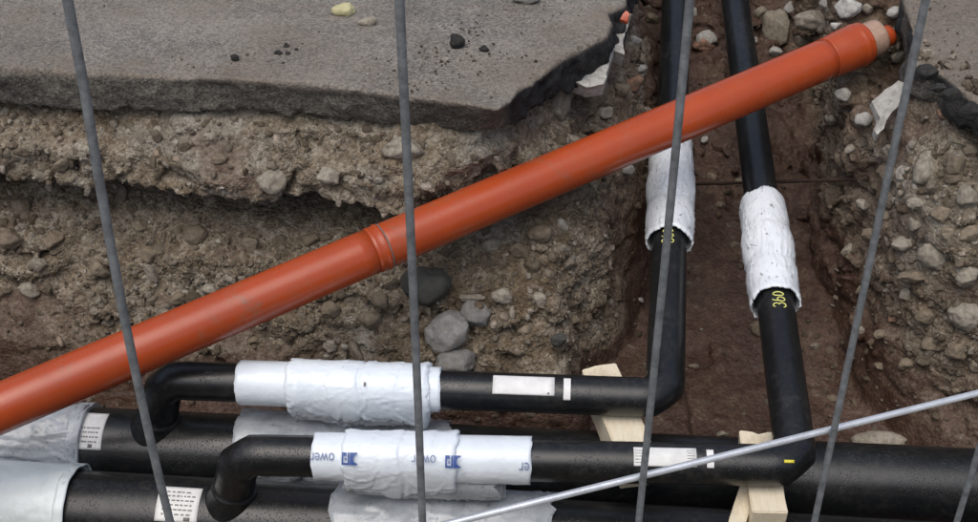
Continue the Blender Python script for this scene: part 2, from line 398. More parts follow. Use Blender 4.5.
# ------------------------------------------------------------------ broken road slabs
TOPS = {}
def slab(name, top_px, bot_px, extra, th, org, hi, h, blackfn, dirt, seed):
    tp = [tuple(at_z(a, b, 0).xy) for a, b in top_px]+extra
    TOPS[name] = tp
    bp = [tuple(at_z(a, b, -th).xy) for a, b in bot_px]+extra
    x = np.arange(org[0], hi[0], h, dtype=np.float32); y = np.arange(org[1], hi[1], h, dtype=np.float32); z = np.arange(-th-.05, .03, h, dtype=np.float32)
    X, Y = np.meshgrid(x, y, indexing='ij')
    dt, db = sdpoly(X, Y, tp), sdpoly(X, Y, bp)
    P2 = np.stack([X.ravel(), Y.ravel(), 0*X.ravel()], 1)
    und = (.006*fbm(P2, 2.2, 3, seed)+.0022*fbm(P2, 18, 3, seed+5)).reshape(X.shape)
    F = np.empty((len(x), len(y), len(z)), np.float32)
    for k, zz in enumerate(z):
        f = np.clip(-zz/th, 0, 1); s = dt*(1-f)+db*f
        v = np.maximum(zz-und, -th-zz)
        r = .005
        F[:, :, k] = np.minimum(np.maximum(s, v)+r, 0)+np.sqrt(np.maximum(s+r, 0)**2+np.maximum(v+r, 0)**2)-r
    band = np.abs(F) < .04; I = np.argwhere(band); P = (I*h+np.array([x[0], y[0], z[0]])).astype(np.float32)
    blk = blackfn(P)
    low = np.clip((-.02-P[:, 2])/.02, 0, 1)
    d = low*(.007*fbm(P, 14, 3, seed+9)+.006*np.clip(.5-worley(P, 42, seed+11), -.2, .5))
    d += blk*low*(.015*fbm(P, 26, 3, seed+13)); d += .0012*vnoise(P, 90, seed+15)
    lip = np.exp(-(sdpoly(P[:, 0], P[:, 1], tp)/.022)**2)
    d += lip*(.0045*fbm(P, 30, 3, seed+19)+.006*np.clip(fbm(P, 12, 2, seed+23)-.25, 0, 1))
    d += low*.004*fbm(P, 60, 2, seed+21)
    d += .012*fbm(P, 3.1, 2, seed+17)*np.clip((-.004-P[:, 2])/.02, 0, 1)
    F[band] -= d
    V, Q = surface_nets(F, (x[0], y[0], z[0]), h); N, _ = vnormals(V, Q)
    nn = fbm(V, 10, 3, seed+3)
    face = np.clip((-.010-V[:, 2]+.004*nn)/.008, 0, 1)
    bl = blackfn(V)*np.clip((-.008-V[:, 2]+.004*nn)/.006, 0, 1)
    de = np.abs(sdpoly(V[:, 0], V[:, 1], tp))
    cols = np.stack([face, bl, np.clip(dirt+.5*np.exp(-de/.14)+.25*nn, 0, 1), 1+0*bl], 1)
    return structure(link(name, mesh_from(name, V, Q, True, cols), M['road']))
slab('road', [(-420, 60), (-60, 66), (0, 69), (100, 73), (200, 77), (300, 84), (400, 95), (470, 105), (497, 110), (512, 100), (520, 88), (534, 82), (548, 70), (560, 60), (583, 47), (608, 34), (612, 22), (606, 12), (626, 2), (634, -20), (640, -60)],
     [(-420, 96), (-60, 101), (0, 104), (100, 109), (200, 113), (300, 118), (400, 127), (470, 132), (506, 128), (524, 121), (539, 111), (554, 101), (570, 90), (586, 78), (602, 68), (613, 55), (622, 41), (620, 28), (634, 12), (643, -10), (648, -50)],
     [(.55, 5.2), (-2.9, 5.2)], .118, (-2.6, 2.9), (.75, 4.85), .0088, lambda P: np.clip((P[:, 0]-.035)/.03, 0, 1), .45, 201)
slab('pavement', [(1150, 150), (1060, 130), (1000, 112), (978, 100), (966, 90), (955, 84), (945, 73), (932, 68), (918, 66), (908, 58), (914, 40), (911, 22), (905, 0), (900, -40)],
     [(1150, 195), (1060, 176), (995, 158), (975, 142), (960, 130), (950, 118), (938, 104), (925, 100), (910, 96), (900, 84), (905, 62), (902, 36), (898, 12), (893, -30)],
     [(1.15, 5.2), (2.9, 5.2), (2.9, 2.8)], .10, (1.0, 2.6), (2.6, 4.85), .0095, lambda P: np.clip(.8+1.2*fbm(P, 9, 2, 333), 0, 1), .95, 301)

def quads(name, rects, mat):
    V = []; Q = []
    for x0, y0, x1, y1, z in rects:
        b = len(V); V += [(x0, y0, z), (x1, y0, z), (x1, y1, z), (x0, y1, z)]; Q.append((b, b+1, b+2, b+3))
    return structure(link(name, mesh_from(name, V, Q, False), mat))
quads('ground', [(-60, -60, 60, 1.2, -.02), (-60, 1.2, -2.6, 60, -.024), (2.6, 1.2, 60, 60, -.024), (-2.6, 6.12, 2.6, 60, -.028)], M['ground'])
quads('street', [(-40, 4.84, .5, 40, -.012), (1.2, 4.84, 40, 40, -.012)], M['ground'])

# ------------------------------------------------------------------ stones
def ico(sub):
    bm = bmesh.new(); bmesh.ops.create_icosphere(bm, subdivisions=sub, radius=1)
    V = np.array([v.co[:] for v in bm.verts], np.float32); T = np.array([[v.index for v in f.verts] for f in bm.faces], np.int32); bm.free()
    return V, T
ICO = {1: ico(1), 2: ico(2), 3: ico(3), 4: ico(4)}
def stone_shape(sub, rs, planes=8, sharp=1.0, round_=.03):
    D, T = ICO[sub]
    n = rs.normal(size=(planes, 3)); n /= np.linalg.norm(n, axis=1, keepdims=True)
    off = rs.uniform(.52, 1.0, planes)
    dots = D@n.T
    r = np.where(dots > .05, off/np.maximum(dots, .05), 9).min(1)
    r = np.minimum(r, 1.12)*(1-round_)+round_*.92
    D = D/np.linalg.norm(D, axis=1, keepdims=True)
    r *= 1+.09*vnoise(D+rs.uniform(0, 50), 2.3, int(rs.randint(999)))+.05*vnoise(D+rs.uniform(0, 50), 5.3, int(rs.randint(999)))+.02*vnoise(D+rs.uniform(0, 50), 14, int(rs.randint(999)))
    return D*r[:, None], T
BASE = {s: [stone_shape(s, RS) for _ in range(16)] for s in (1, 2, 3)}
def rotmats(n, rs):
    q = rs.normal(size=(n, 4)); q /= np.linalg.norm(q, axis=1, keepdims=True); w, x, y, z = q.T
    return np.stack([1-2*(y*y+z*z), 2*(x*y-w*z), 2*(x*z+w*y), 2*(x*y+w*z), 1-2*(x*x+z*z), 2*(y*z-w*x), 2*(x*z-w*y), 2*(y*z+w*x), 1-2*(x*x+y*y)], 1).reshape(n, 3, 3)
def scatter_mesh(name, P, R, tint, warm, wet, mat, rs):
    Vs, Ts, Cs, base = [], [], [], 0
    Rm = rotmats(len(P), rs); sc = rs.uniform(.5, 1.25, (len(P), 3))
    for i in range(len(P)):
        V, T = BASE[3 if R[i] > .016 else 2 if R[i] > .008 else 1][rs.randint(16)]
        Vs.append((V*sc[i]*R[i])@Rm[i].T+P[i]); Ts.append(T+base); base += len(V)
        c = np.empty((len(V), 4), np.float32); c[:] = (tint[i], warm[i], wet[i], 1); Cs.append(c)
    me = mesh_from(name, np.concatenate(Vs), np.concatenate(Ts), False, np.concatenate(Cs))
    return link(name, me, mat)
def scatter_gravel():
    cen = SV[SQ].mean(1); n = np.cross(SV[SQ[:, 2]]-SV[SQ[:, 0]], SV[SQ[:, 3]]-SV[SQ[:, 1]]); ar = np.linalg.norm(n, axis=1)/2; n = n/(2*ar[:, None]+1e-12)
    wet = SWET[SQ[:, 0]]
    x, y, z = cen.T
    w = np.where(wet > .6, .17, 1.0)
    w *= np.where((x > 1.0) & (y < 3.4), 1.5, 1.0)
    w *= np.where((x > .3) & (y > 3.3) & (x < 1.2), .45, 1.0)
    w *= np.where(z > -.11, .05, 1.0)
    w *= np.where((z < -.46) & (z > -.9) & (x < .35), 1.35, 1.0)
    w *= ((x > -1.75) & (x < 1.85) & (y > 2.1) & (y < 5.2))
    w *= np.clip(1+.9*fbm(cen, 4, 2, 401), .15, 2.2)
    pr = w*ar; pr /= pr.sum()
    K = 17000
    pick = RS.choice(len(cen), K, p=pr)
    R = np.clip(np.exp(RS.normal(math.log(.0062), .56, K)), .003, .032)
    R = np.where(wet[pick] > .6, np.minimum(R, .016), R)
    P = cen[pick]+RS.uniform(-.005, .005, (K, 3))+n[pick]*(R*RS.uniform(-.45, .3, K)-np.clip(R-.010, 0, 1)*.6)[:, None]
    tint = np.clip(RS.normal(.38, .2, K), .02, .95); warm = np.clip(RS.normal(.1, .22, K), 0, .7)
    wt = np.clip(wet[pick]*.8+RS.normal(0, .15, K), 0, .8)
    wt = np.where(RS.rand(K) < .1, 0, wt)
    ok = ~near_pipe(P, .004) & ~((P[:, 2] > -.14) & (P[:, 0] < .66))
    o = scatter_mesh('gravel', P[ok], R[ok], tint[ok], warm[ok], wt[ok], M['gravel'], RS)
    return tag(o, 'loose brown gravel and pebbles covering the trench banks and floor', 'gravel', kind='stuff')
scatter_gravel()
def scatter_grit():
    pts = []
    def add(px, py, n, sx, sy, r0, r1, dark):
        for _ in range(n):
            p = at_z(px+random.gauss(0, sx), py+random.gauss(0, sy), 0)
            e = 69+max(0, (proj(p)[0]))*.075
            if proj(p)[1] > e-3: continue
            r = random.uniform(r0, r1)
            pts.append(((p.x, p.y, r*.3), r, .0 if random.random() < dark else random.uniform(.4, 1)))
    add(300, 20, 160, 220, 30, .0015, .004, .45); add(420, 60, 150, 60, 22, .002, .006, .8); add(520, 20, 60, 50, 16, .002, .005, .6); add(350, 70, 80, 90, 10, .0015, .004, .7); add(290, 48, 45, 28, 9, .002, .006, .75); add(400, 45, 90, 55, 20, .0015, .0045, .7)
    add(450, 15, 50, 60, 10, .002, .005, .6); add(560, 50, 30, 25, 18, .002, .005, .3); add(355, 55, 60, 60, 15, .0015, .0035, .6); add(150, 60, 50, 120, 8, .001, .003, .4)
    P = np.array([p[0] for p in pts]); R = np.array([p[1] for p in pts]); T = np.array([p[2] for p in pts])
    keep = sdpoly(P[:, 0], P[:, 1], TOPS['road']) < -.02
    D = (T == 0).astype(float)
    o = scatter_mesh('grit', P[keep], R[keep], T[keep]*.9+.05, RS.rand(len(R))[keep]*.4, np.clip(D*1.0, 0, 1)[keep], M['gravel'], RS)
    tag(o, 'scattered asphalt crumbs and pale grit lying on the road', 'grit', kind='stuff')
scatter_grit()

def scatter_pavement_rubble():
    P, R, T, Wt = [], [], [], []
    for _ in range(420):
        rim = random.random() < .6
        if rim:
            u = random.random(); px, py = 905+u*90+random.gauss(0, 5), 62+u*52+random.gauss(0, 12)
        else: px, py = random.uniform(895, 1050), random.uniform(-20, 130)
        p = at_z(px, py, 0); r = min(.024, math.exp(random.gauss(math.log(.007 if rim else .0035), .5)))
        if sdpoly(np.array([p.x]), np.array([p.y]), TOPS['pavement'])[0] > -.012: continue
        P.append((p.x, p.y, r*.2)); R.append(r); k = random.random() < .35; T.append(.03 if k else random.uniform(.15, .8)); Wt.append(.9 if k else random.uniform(.1, .6))
    P, R, T, Wt = map(np.array, (P, R, T, Wt))
    o = scatter_mesh('rubble', P, R, T, RS.rand(len(R))*.4, Wt, M['gravel'], RS)
    tag(o, 'crumbled asphalt and small stones strewn on the brown pavement', 'rubble', kind='stuff')
scatter_pavement_rubble()

def hit(px, py):
    d = ray(px, py).normalized(); r = SOIL.ray_cast(CAM, d)
    return r[0], r[1]
def stone(px, py, w, hgt, mat, name, label, cat, group=None, seed=0, z=None, sink=.25, depth=None, roll=0, planes=9, rnd=.15, sub=4):
    """one stone whose outline is about w x hgt photo pixels, set into the soil or on the road"""
    if z is not None: p = at_z(px, py, z); nrm = Vector((0, 0, 1))
    else:
        p, nrm = hit(px, py)
        if p is None: return None
    dep = (p-CAM).dot(FW); m = dep/FPX
    rs = np.random.RandomState(seed*13+5)
    V, T = stone_shape(sub, rs, planes, 1, rnd)
    V = V/np.abs(V).max(0)
    a, b = w*m/2, hgt*m/2; c = depth*m/2 if depth else (a+b)/2
    V = V*np.array([a, b, c])
    cr, sr = math.cos(roll), math.sin(roll); V = np.stack([V[:, 0]*cr-V[:, 1]*sr, V[:, 0]*sr+V[:, 1]*cr, V[:, 2]], 1)
    B = np.array([RT, -DN, -FW]).astype(float)
    V = V@B
    V += np.array(.0015*np.array([1, 1, 1]))*vnoise(V, 90, seed+3)[:, None]
    org = p + (FW*(c*(2*sink-1)) if z is None else Vector((0, 0, -V[:, 2].min()-.004)))
    o = link(name, mesh_from(name, V, T, True), M[mat]); o.location = org
    return tag(o, label, cat, group)
S = stone
S(345, 14, 27, 15, 'yellowstone', 'stone', 'yellowish pale stone lying on the grey road surface', 'stone', seed=1, z=0, depth=20)
S(367, 26, 21, 11, 'limestone', 'stone', 'small flat whitish stone lying on the road beside the yellowish one', 'stone', seed=2, z=0, depth=12, roll=.25)
S(526, 2, 32, 16, 'concrete', 'concrete_lump', 'pale concrete lump lying on the road at the photo upper edge', 'rubble', seed=3, z=0, depth=20)
S(457, 46, 17, 18, 'bitumen', 'asphalt_lump', 'largest black asphalt lump lying loose on the road', 'asphalt lump', seed=4, z=0, depth=15)
S(484, 51, 11, 7, 'bitumen', 'asphalt_lump', 'flat black asphalt bit just beside the largest black lump', 'asphalt lump', seed=5, z=0, depth=8)
S(235, 61, 9, 9, 'bitumen', 'asphalt_lump', 'lone black asphalt bit near the road edge by the leftmost wires', 'asphalt lump', seed=6, z=0, depth=8)
for k, (a, b, s) in enumerate([(279, 55, 9), (287, 48, 7), (288, 56, 6), (296, 52, 5), (283, 64, 4)]):
    S(a, b, s, s, 'bitumen', 'asphalt_lump', 'small black crumb in the cluster of asphalt crumbs on the road', 'asphalt lump', 'asphalt crumbs on the road', seed=10+k, z=0)
for k, (a, b, w, hh) in enumerate([(926, 78, 24, 16), (950, 100, 22, 18), (968, 118, 26, 20), (938, 92, 16, 12)]):
    S(a, b, w, hh, 'bitumen', 'asphalt_lump', 'black broken asphalt lump on the crumbling pavement rim', 'asphalt lump', 'asphalt lumps on the pavement rim', seed=300+k, z=-.0, depth=w*.8)
S(404, 147, 46, 26, 'limestone', 'stone', 'pale jagged stone jutting out just under the road slab', 'stone', seed=20, sink=.45, planes=14)
S(270, 181, 34, 32, 'limestone', 'stone', 'pale rounded stone embedded in the upper bank above the dark undercut', 'stone', seed=21, sink=.55)
S(589, 88, 40, 44, 'brownstone', 'boulder', 'large rounded brown boulder under the black broken road corner', 'boulder', seed=22, sink=.4, rnd=.7, depth=55)
S(558, 108, 34, 46, 'limestone', 'boulder', 'ridged pale boulder wedged below the road corner', 'boulder', seed=23, sink=.5, depth=50, roll=-.4)
S(425, 285, 54, 42, 'darkstone', 'boulder', 'dark grey smooth boulder just under the orange pipe', 'boulder', seed=24, sink=.4, rnd=.55)
S(450, 330, 54, 40, 'greystone', 'boulder', 'grey speckled boulder above the branch pipe wraps', 'boulder', seed=25, sink=.35, roll=.5)
S(476, 313, 32, 30, 'greystone', 'boulder', 'grey stone leaning on the speckled boulder', 'boulder', seed=26, sink=.4, roll=-.4)
S(457, 365, 44, 34, 'greystone', 'boulder', 'grey boulder resting right behind the upper branch pipe', 'boulder', seed=27, sink=.3)
S(470, 298, 32, 8, 'limestone', 'stone', 'thin flat pale stone lying on top of the grey boulders', 'stone', seed=28, sink=.25, rnd=.2)
S(503, 296, 24, 17, 'limestone', 'stone', 'pale blocky stone next to the thin flat stone', 'stone', seed=29, sink=.3)
S(512, 314, 8, 18, 'limestone', 'stone', 'small upright pale pebble beneath the blocky stone', 'stone', seed=30, sink=.3)
S(560, 340, 20, 15, 'darkstone', 'stone', 'small dark grey stone on the slope between boulders and side pipe', 'stone', seed=31, sink=.4)
S(757, 328, 18, 17, 'brownstone', 'stone', 'round brown stone lying next to the pipe marked 360', 'stone', seed=32, sink=.15, rnd=.6)
S(963, 318, 42, 32, 'limestone', 'stone', 'largest pale rounded stone low in the right rubble bank', 'stone', seed=33, sink=.3, rnd=.5)
S(966, 276, 26, 26, 'limestone', 'stone', 'pale angular stone above the largest rounded stone', 'stone', seed=34, sink=.35, planes=8, rnd=.15)
S(968, 196, 26, 26, 'limestone', 'stone', 'pale grey stone high in the right bank at the photo edge', 'stone', seed=35, sink=.4)
S(925, 316, 22, 17, 'brownstone', 'stone', 'brown rounded stone beside the largest pale one', 'stone', seed=36, sink=.35, rnd=.6)
S(903, 243, 24, 17, 'limestone', 'stone', 'pale stone halfway up the right bank below the fence wire', 'stone', seed=37, sink=.35)
S(935, 256, 36, 30, 'limestone', 'stone', 'crumbling pale stone in the middle of the right bank', 'stone', seed=38, sink=.5, planes=16)
S(915, 276, 42, 15, 'brownstone', 'stone', 'long tan stone lying flat in the right bank', 'stone', seed=39, sink=.45)
S(928, 170, 30, 40, 'limestone', 'stone', 'tall pale stone embedded in the right bank under the pavement', 'stone', seed=40, sink=.6, planes=14)
S(895, 318, 16, 16, 'brick', 'brick_piece', 'orange brown brick piece low in the right bank', 'brick piece', seed=41, sink=.35)
S(945, 112, 18, 16, 'brick', 'brick_piece', 'pinkish brick piece just under the broken pavement edge', 'brick piece', seed=42, sink=.4)
S(955, 392, 12, 9, 'brownstone', 'stone', 'small reddish pebble on the earth just above the galvanised rod', 'stone', seed=43, sink=.3)
S(875, 441, 56, 24, 'limestone', 'stone', 'flat grey stone slab lying behind the far main pipe', 'stone', seed=44, sink=.25, rnd=.2)
S(722, 434, 13, 8, 'limestone', 'stone', 'little pale stone next to the upright timber block', 'stone', seed=45, sink=.2)
S(694, 366, 13, 6, 'brownstone', 'stone', 'small tan stone on the clay between the two side pipes', 'stone', seed=46, sink=.2)
for k, (a, b, s) in enumerate([(815, 347, 9), (832, 398, 11), (880, 365, 10), (889, 290, 10), (862, 290, 12), (905, 365, 14), (848, 250, 14), (870, 235, 16), (885, 215, 13), (862, 205, 12), (940, 215, 20), (890, 175, 16), (915, 205, 16), (955, 350, 20), (930, 345, 18), (905, 295, 14), (948, 235, 16), (880, 335, 12), (860, 330, 9), (970, 235, 20), (975, 365, 16), (915, 225, 14), (955, 165, 22), (972, 150, 16), (890, 150, 18)]):
    S(a, b, s*1.25, s, 'limestone' if k % 3 == 0 else 'brownstone', 'stone', 'small earthy stone half buried in the right rubble bank', 'stone', 'small stones in the right rubble bank', seed=60+k, sink=.4, roll=random.uniform(-.6, .6))
for k, (a, b, s) in enumerate([(30, 290, 18), (80, 300, 14), (55, 240, 20), (180, 300, 16), (210, 290, 14), (250, 245, 18), (150, 255, 20), (60, 165, 14), (330, 175, 20), (20, 205, 20), (195, 235, 22), (310, 240, 16), (110, 320, 14), (290, 330, 14), (330, 310, 18), (370, 320, 22), (330, 345, 14), (255, 340, 12), (520, 250, 18), (540, 235, 22), (540, 300, 14), (525, 330, 12), (575, 320, 12), (380, 300, 16), (40, 265, 16), (140, 225, 14), (10, 240, 22), (100, 270, 18), (490, 245, 16), (220, 160, 14)]):
    S(a, b, s*1.3, s, 'brownstone' if k % 4 else 'limestone', 'stone', 'earth coloured stone half buried in the bank below the road', 'stone', 'stones in the bank below the road', seed=100+k, sink=.42, roll=random.uniform(-.6, .6))
for k, (a, b, s) in enumerate([(705, 140, 8), (712, 178, 10), (740, 182, 10), (640, 300, 6), (735, 245, 8), (720, 205, 8), (625, 170, 14), (620, 90, 16), (640, 110, 12), (705, 40, 18), (715, 90, 12), (640, 60, 14), (700, 110, 10), (650, 20, 14)]):
    S(a, b, s*1.3, s, 'brownstone' if k % 3 else 'concrete', 'stone', 'small stone on the dark floor of the side trench', 'stone', 'stones on the side trench floor', seed=160+k, sink=.3, roll=random.uniform(-.6, .6))
S(703, 45, 26, 13, 'brick', 'brick_piece', 'reddish brick lying between the side pipes beyond the orange pipe', 'brick piece', seed=190, sink=.3, planes=7, rnd=.1)
S(632, 84, 24, 18, 'brick', 'brick_piece', 'brownish brick chunk under the pale concrete edge', 'brick piece', seed=191, sink=.35, planes=7, rnd=.1)
S(747, 205, 11, 22, 'brick', 'brick_piece', 'orange brick splinter beside the far end of the right wrap', 'brick piece', seed=192, sink=.3, planes=6, rnd=.1)
for k, (a, b, w, hh, l) in enumerate([(818, 22, 50, 24, 'flat concrete block with a straight edge behind the orange pipe end'), (848, 6, 26, 26, 'white crumbling concrete lump above the orange pipe end'),
        (775, 28, 28, 40, 'tall concrete lump at the back of the side trench'), (795, 62, 24, 22, 'greyish concrete lump half hidden by the orange pipe'), (884, 40, 26, 44, 'grey concrete chunk that the orange pipe end leans on')]):
    S(a, b, w, hh, 'concrete' if k in (1,) else 'limestone', 'concrete_lump', l, 'rubble', seed=200+k, sink=.45, planes=7, rnd=.02, sub=4)

for k, (a, b, w) in enumerate([(790, 10, 16), (802, 40, 14), (835, 26, 12), (760, 12, 14), (828, 6, 18), (812, 55, 12), (775, 52, 12), (868, 8, 14), (893, 14, 14), (898, 56, 14), (752, 40, 10), (785, 80, 12), (842, 95, 14), (830, 120, 12), (862, 120, 16), (850, 150, 12), (690, 14, 14), (604, 112, 16), (640, 70, 12), (618, 128, 12), (600, 140, 12), (572, 140, 16), (635, 40, 12)]):
    S(a, b, w*1.2, w, 'limestone' if k % 2 else 'concrete', 'rubble_piece', 'small angular piece of broken rubble around the side trench rim', 'rubble', 'rubble pieces around the side trench', seed=400+k, sink=.35, planes=7, rnd=.02, roll=random.uniform(-.6, .6), sub=3)
def shard(name, px, dep, th, mat, label, cat, seed=0, tilt=0.0):
    """a flat broken plate: outline in photo pixels, with real thickness, rough faces"""
    pts = [at_d(a, b, dep+tilt*(b-px[0][1])) for a, b in px]
    cen = sum(pts, Vector())/len(pts); bm = bmesh.new()
    f = [bm.verts.new(p-cen) for p in pts]; bk = [bm.verts.new(p-cen+FW*th+DN*th*.4) for p in pts]
    n = len(pts)
    bm.faces.new(f[::-1]); bm.faces.new(bk)
    for i in range(n): bm.faces.new((f[i], f[(i+1) % n], bk[(i+1) % n], bk[i]))
    bmesh.ops.recalc_face_normals(bm, faces=bm.faces); bmesh.ops.triangulate(bm, faces=bm.faces)
    bmesh.ops.subdivide_edges(bm, edges=bm.edges, cuts=4, use_grid_fill=True)
    bmesh.ops.triangulate(bm, faces=bm.faces)
    P = np.array([v.co[:] for v in bm.verts]); D = np.stack([vnoise(P, 45, seed+k) for k in range(3)], 1)*.004
    for v, d in zip(bm.verts, D): v.co += Vector(d)
    me = bpy.data.meshes.new(name); bm.to_mesh(me); bm.free()
    o = link(name, me, M[mat]); o.location = cen
    return tag(o, label, cat)
shard('concrete_slab', [(566, 78), (590, 64), (606, 46), (612, 30), (616, 20), (627, 8), (631, 14), (627, 26), (623, 40), (624, 54), (614, 50), (607, 72), (604, 84), (586, 86)], 3.80, .06, 'concrete', 'pale broken concrete layer hanging under the black road edge', 'rubble', 5, -.004)
shard('concrete_slab', [(872, 101), (884, 90), (899, 80), (907, 84), (903, 100), (893, 110), (884, 128), (877, 135), (874, 130), (880, 118)], 3.72, .03, 'concrete', 'white jagged concrete shard hanging below the orange pipe end', 'rubble', 6)
shard('plastic_scrap', [(620, 18), (626, 10), (630, 14), (627, 22)], 3.84, .01, 'orange', 'small orange plastic scrap stuck on the concrete edge', 'scrap', 7)

# ------------------------------------------------------------------ pipes
def fillet(pts, r, n=10):
    out = [Vector(pts[0])]
    for a, b, c in zip(pts, pts[1:], pts[2:]):
        u, v = (a-b).normalized(), (c-b).normalized(); ang = u.angle(v)
        d = min(r/math.tan(ang/2), .45*min((a-b).length, (c-b).length))
        p0, p1 = b+u*d, b+v*d
        for k in range(n+1):
            t = k/n; out.append(p0*(1-t)**2+b*2*t*(1-t)+p1*t*t)
    out.append(Vector(pts[-1])); return out
def frames(path):
    T = [(path[min(i+1, len(path)-1)]-path[max(i-1, 0)]).normalized() for i in range(len(path))]
    n = Vector((0, 0, 1))
    if abs(T[0].z) > .9: n = Vector((0, -1, 0))
    out = []
    for t in T:
        n = (n-t*n.dot(t)).normalized(); out.append((t, n, t.cross(n)))
    return out
def resample(path, step):
    out = []
    for a, b in zip(path, path[1:]):
        k = max(1, int((b-a).length/step))
        out += [a+(b-a)*(i/k) for i in range(k)]
    return out+[path[-1]]
def tube(name, path, rfun, nseg=40, cap=True, closed=True, th0=0, th1=2*math.pi, offs=None, smooth=True, rag=0.0, seed=0):
    """sweep; rfun(s array, theta array) -> radius; theta 0 is up, grows towards t x n"""
    fr = frames(path); L = np.concatenate([[0], np.cumsum([(b-a).length for a, b in zip(path, path[1:])])])
    th = np.linspace(th0, th1, nseg, endpoint=not closed)
    Sg, Tg = np.meshgrid(L, th, indexing='ij')
    R = rfun(Sg.ravel(), Tg.ravel()) if callable(rfun) else np.full(Sg.size, rfun)
    R = np.asarray(R, np.float64).reshape(Sg.shape)
    P = np.array(path)[:, None, :]; N = np.array([f[1] for f in fr])[:, None, :]; B = np.array([f[2] for f in fr])[:, None, :]
    V = P+R[..., None]*(np.cos(th)[None, :, None]*N+np.sin(th)[None, :, None]*B)
    if offs is not None: V = V+offs(Sg, Tg)
    if rag:
        for end, sg in ((Sg, -1), (L[-1]-Sg, 1)):
            q = np.stack([np.cos(Tg).ravel()*1.6, np.sin(Tg).ravel()*1.6, np.full(Tg.size, seed+sg*3.3)], 1)
            nz = (vnoise(q, 1.1, seed+91)+.6*vnoise(q, 3.3, seed+92)+.3*vnoise(q, 9, seed+93)).reshape(Sg.shape)
            V = V+np.array([f[0] for f in fr])[:, None, :]*(sg*rag*nz*np.exp(-end/(rag*1.8)))[..., None]
    V = V.reshape(-1, 3); m = nseg; Q = []
    for i in range(len(path)-1):
        for j in range(m if closed else m-1):
            a, b = i*m+j, i*m+(j+1) % m; Q.append((a, b, b+m, a+m))
    V = list(map(tuple, V)); F = [tuple(q) for q in Q]
    if cap and closed:
        F += [tuple(range(m))[::-1], tuple((len(path)-1)*m+j for j in range(m))]
    me = bpy.data.meshes.new(name); me.from_pydata(V, [], F); me.update()
    bm = bmesh.new(); bm.from_mesh(me); bmesh.ops.recalc_face_normals(bm, faces=bm.faces) if closed else None; bm.to_mesh(me); bm.free()
    for p in me.polygons: p.use_smooth = smooth and len(p.vertices) == 4
    return me
def line(a, b, step=.02): return resample([Vector(a), Vector(b)], step)
def x_at(a, b, px):
    lo, hi = 0.0, 1.0
    f = lambda t: proj(a+(b-a)*t)[0]
    inc = f(1) > f(0)
    for _ in range(50):
        m = (lo+hi)/2
        if (f(m) < px) == inc: lo = m
        else: hi = m
    return a+(b-a)*lo
def y_at(a, b, py):
    lo, hi = 0.0, 1.0
    for _ in range(50):
        m = (lo+hi)/2
        if proj(a+(b-a)*m)[1] > py: lo = m
        else: hi = m
    return a+(b-a)*lo
def wrinkle(seed, amp, r0, fs=9, ft=1.6, skew=.8, even=0.0):
    def f(s, t):
        c, sn = np.cos(t), np.sin(t)
        P = np.stack([s*fs+skew*sn, c*ft, sn*ft], 1)
        low = np.maximum(.22+.95*np.clip(.42-c*1.15, 0, 1), even)
        warp = 1.3*vnoise(P, .7, seed+5)+.35*vnoise(P, 2.2, seed+6)
        def folds(u, width, sd):
            fr_ = u-np.floor(u)-.5
            gate = np.clip(.25+1.5*vnoise(np.stack([np.floor(u)*3.7, s*7, t*.9], 1), 1, sd), 0, 1)
            return gate*(np.exp(-(fr_/width)**2)-.6*np.exp(-((fr_-.14)/width)**2))
        f1 = folds(s*11+t*np.sign(sn)*.9+warp, .055, seed+7)
        f2 = folds(s*6-t*np.sign(sn)*1.5+1.2*warp, .04, seed+8)
        f3 = folds(t*2.4+s*3+.8*warp, .06, seed+9)
        return r0+amp*(.5*low*vnoise(P, .8, seed+9)+low*(.62*f1+.5*f2+.45*f3)+.05*vnoise(P, 6, seed+4))
    return f
def shell(name, path, rf, thick, nseg=56, rag=0.0, seed=0):
    """open-ended sleeve with wall thickness"""
    me = tube(name, path, rf, nseg, cap=False, rag=rag, seed=seed)
    bm = bmesh.new(); bm.from_mesh(me)
    bmesh.ops.recalc_face_normals(bm, faces=bm.faces)
    n = len(path)
    fr = frames(path)
    inner = {}
    for v in list(bm.verts):
        i = v.index//nseg; c = path[i]; d = (v.co-c); inner[v.index] = bm.verts.new(c+d*(1-thick/max(d.length, 1e-6)))
    bm.verts.ensure_lookup_table()
    N0 = n*nseg
    for i in range(n-1):
        for j in range(nseg):
            a, b = i*nseg+j, i*nseg+(j+1) % nseg
            bm.faces.new([inner[k] for k in (a, b, b+nseg, a+nseg)])
    for i in (0, n-1):
        for j in range(nseg):
            a, b = i*nseg+j, i*nseg+(j+1) % nseg
            bm.faces.new((bm.verts[a], bm.verts[b], inner[b], inner[a]))
    bmesh.ops.recalc_face_normals(bm, faces=bm.faces)
    bm.to_mesh(me); bm.free()
    for p in me.polygons: p.use_smooth = True
    return me
def ring_pt(a, b, r, p, elev):
    """point on the surface of straight pipe a-b at axis point p; elev from the camera-side horizontal (0) to the top (pi/2)"""
    t = (b-a).normalized(); up = (Vector((0, 0, 1))-t*t.z).normalized(); fr = t.cross(up)
    if fr.y > 0: fr = -fr
    return p+(up*math.sin(elev)+fr*math.cos(elev))*r
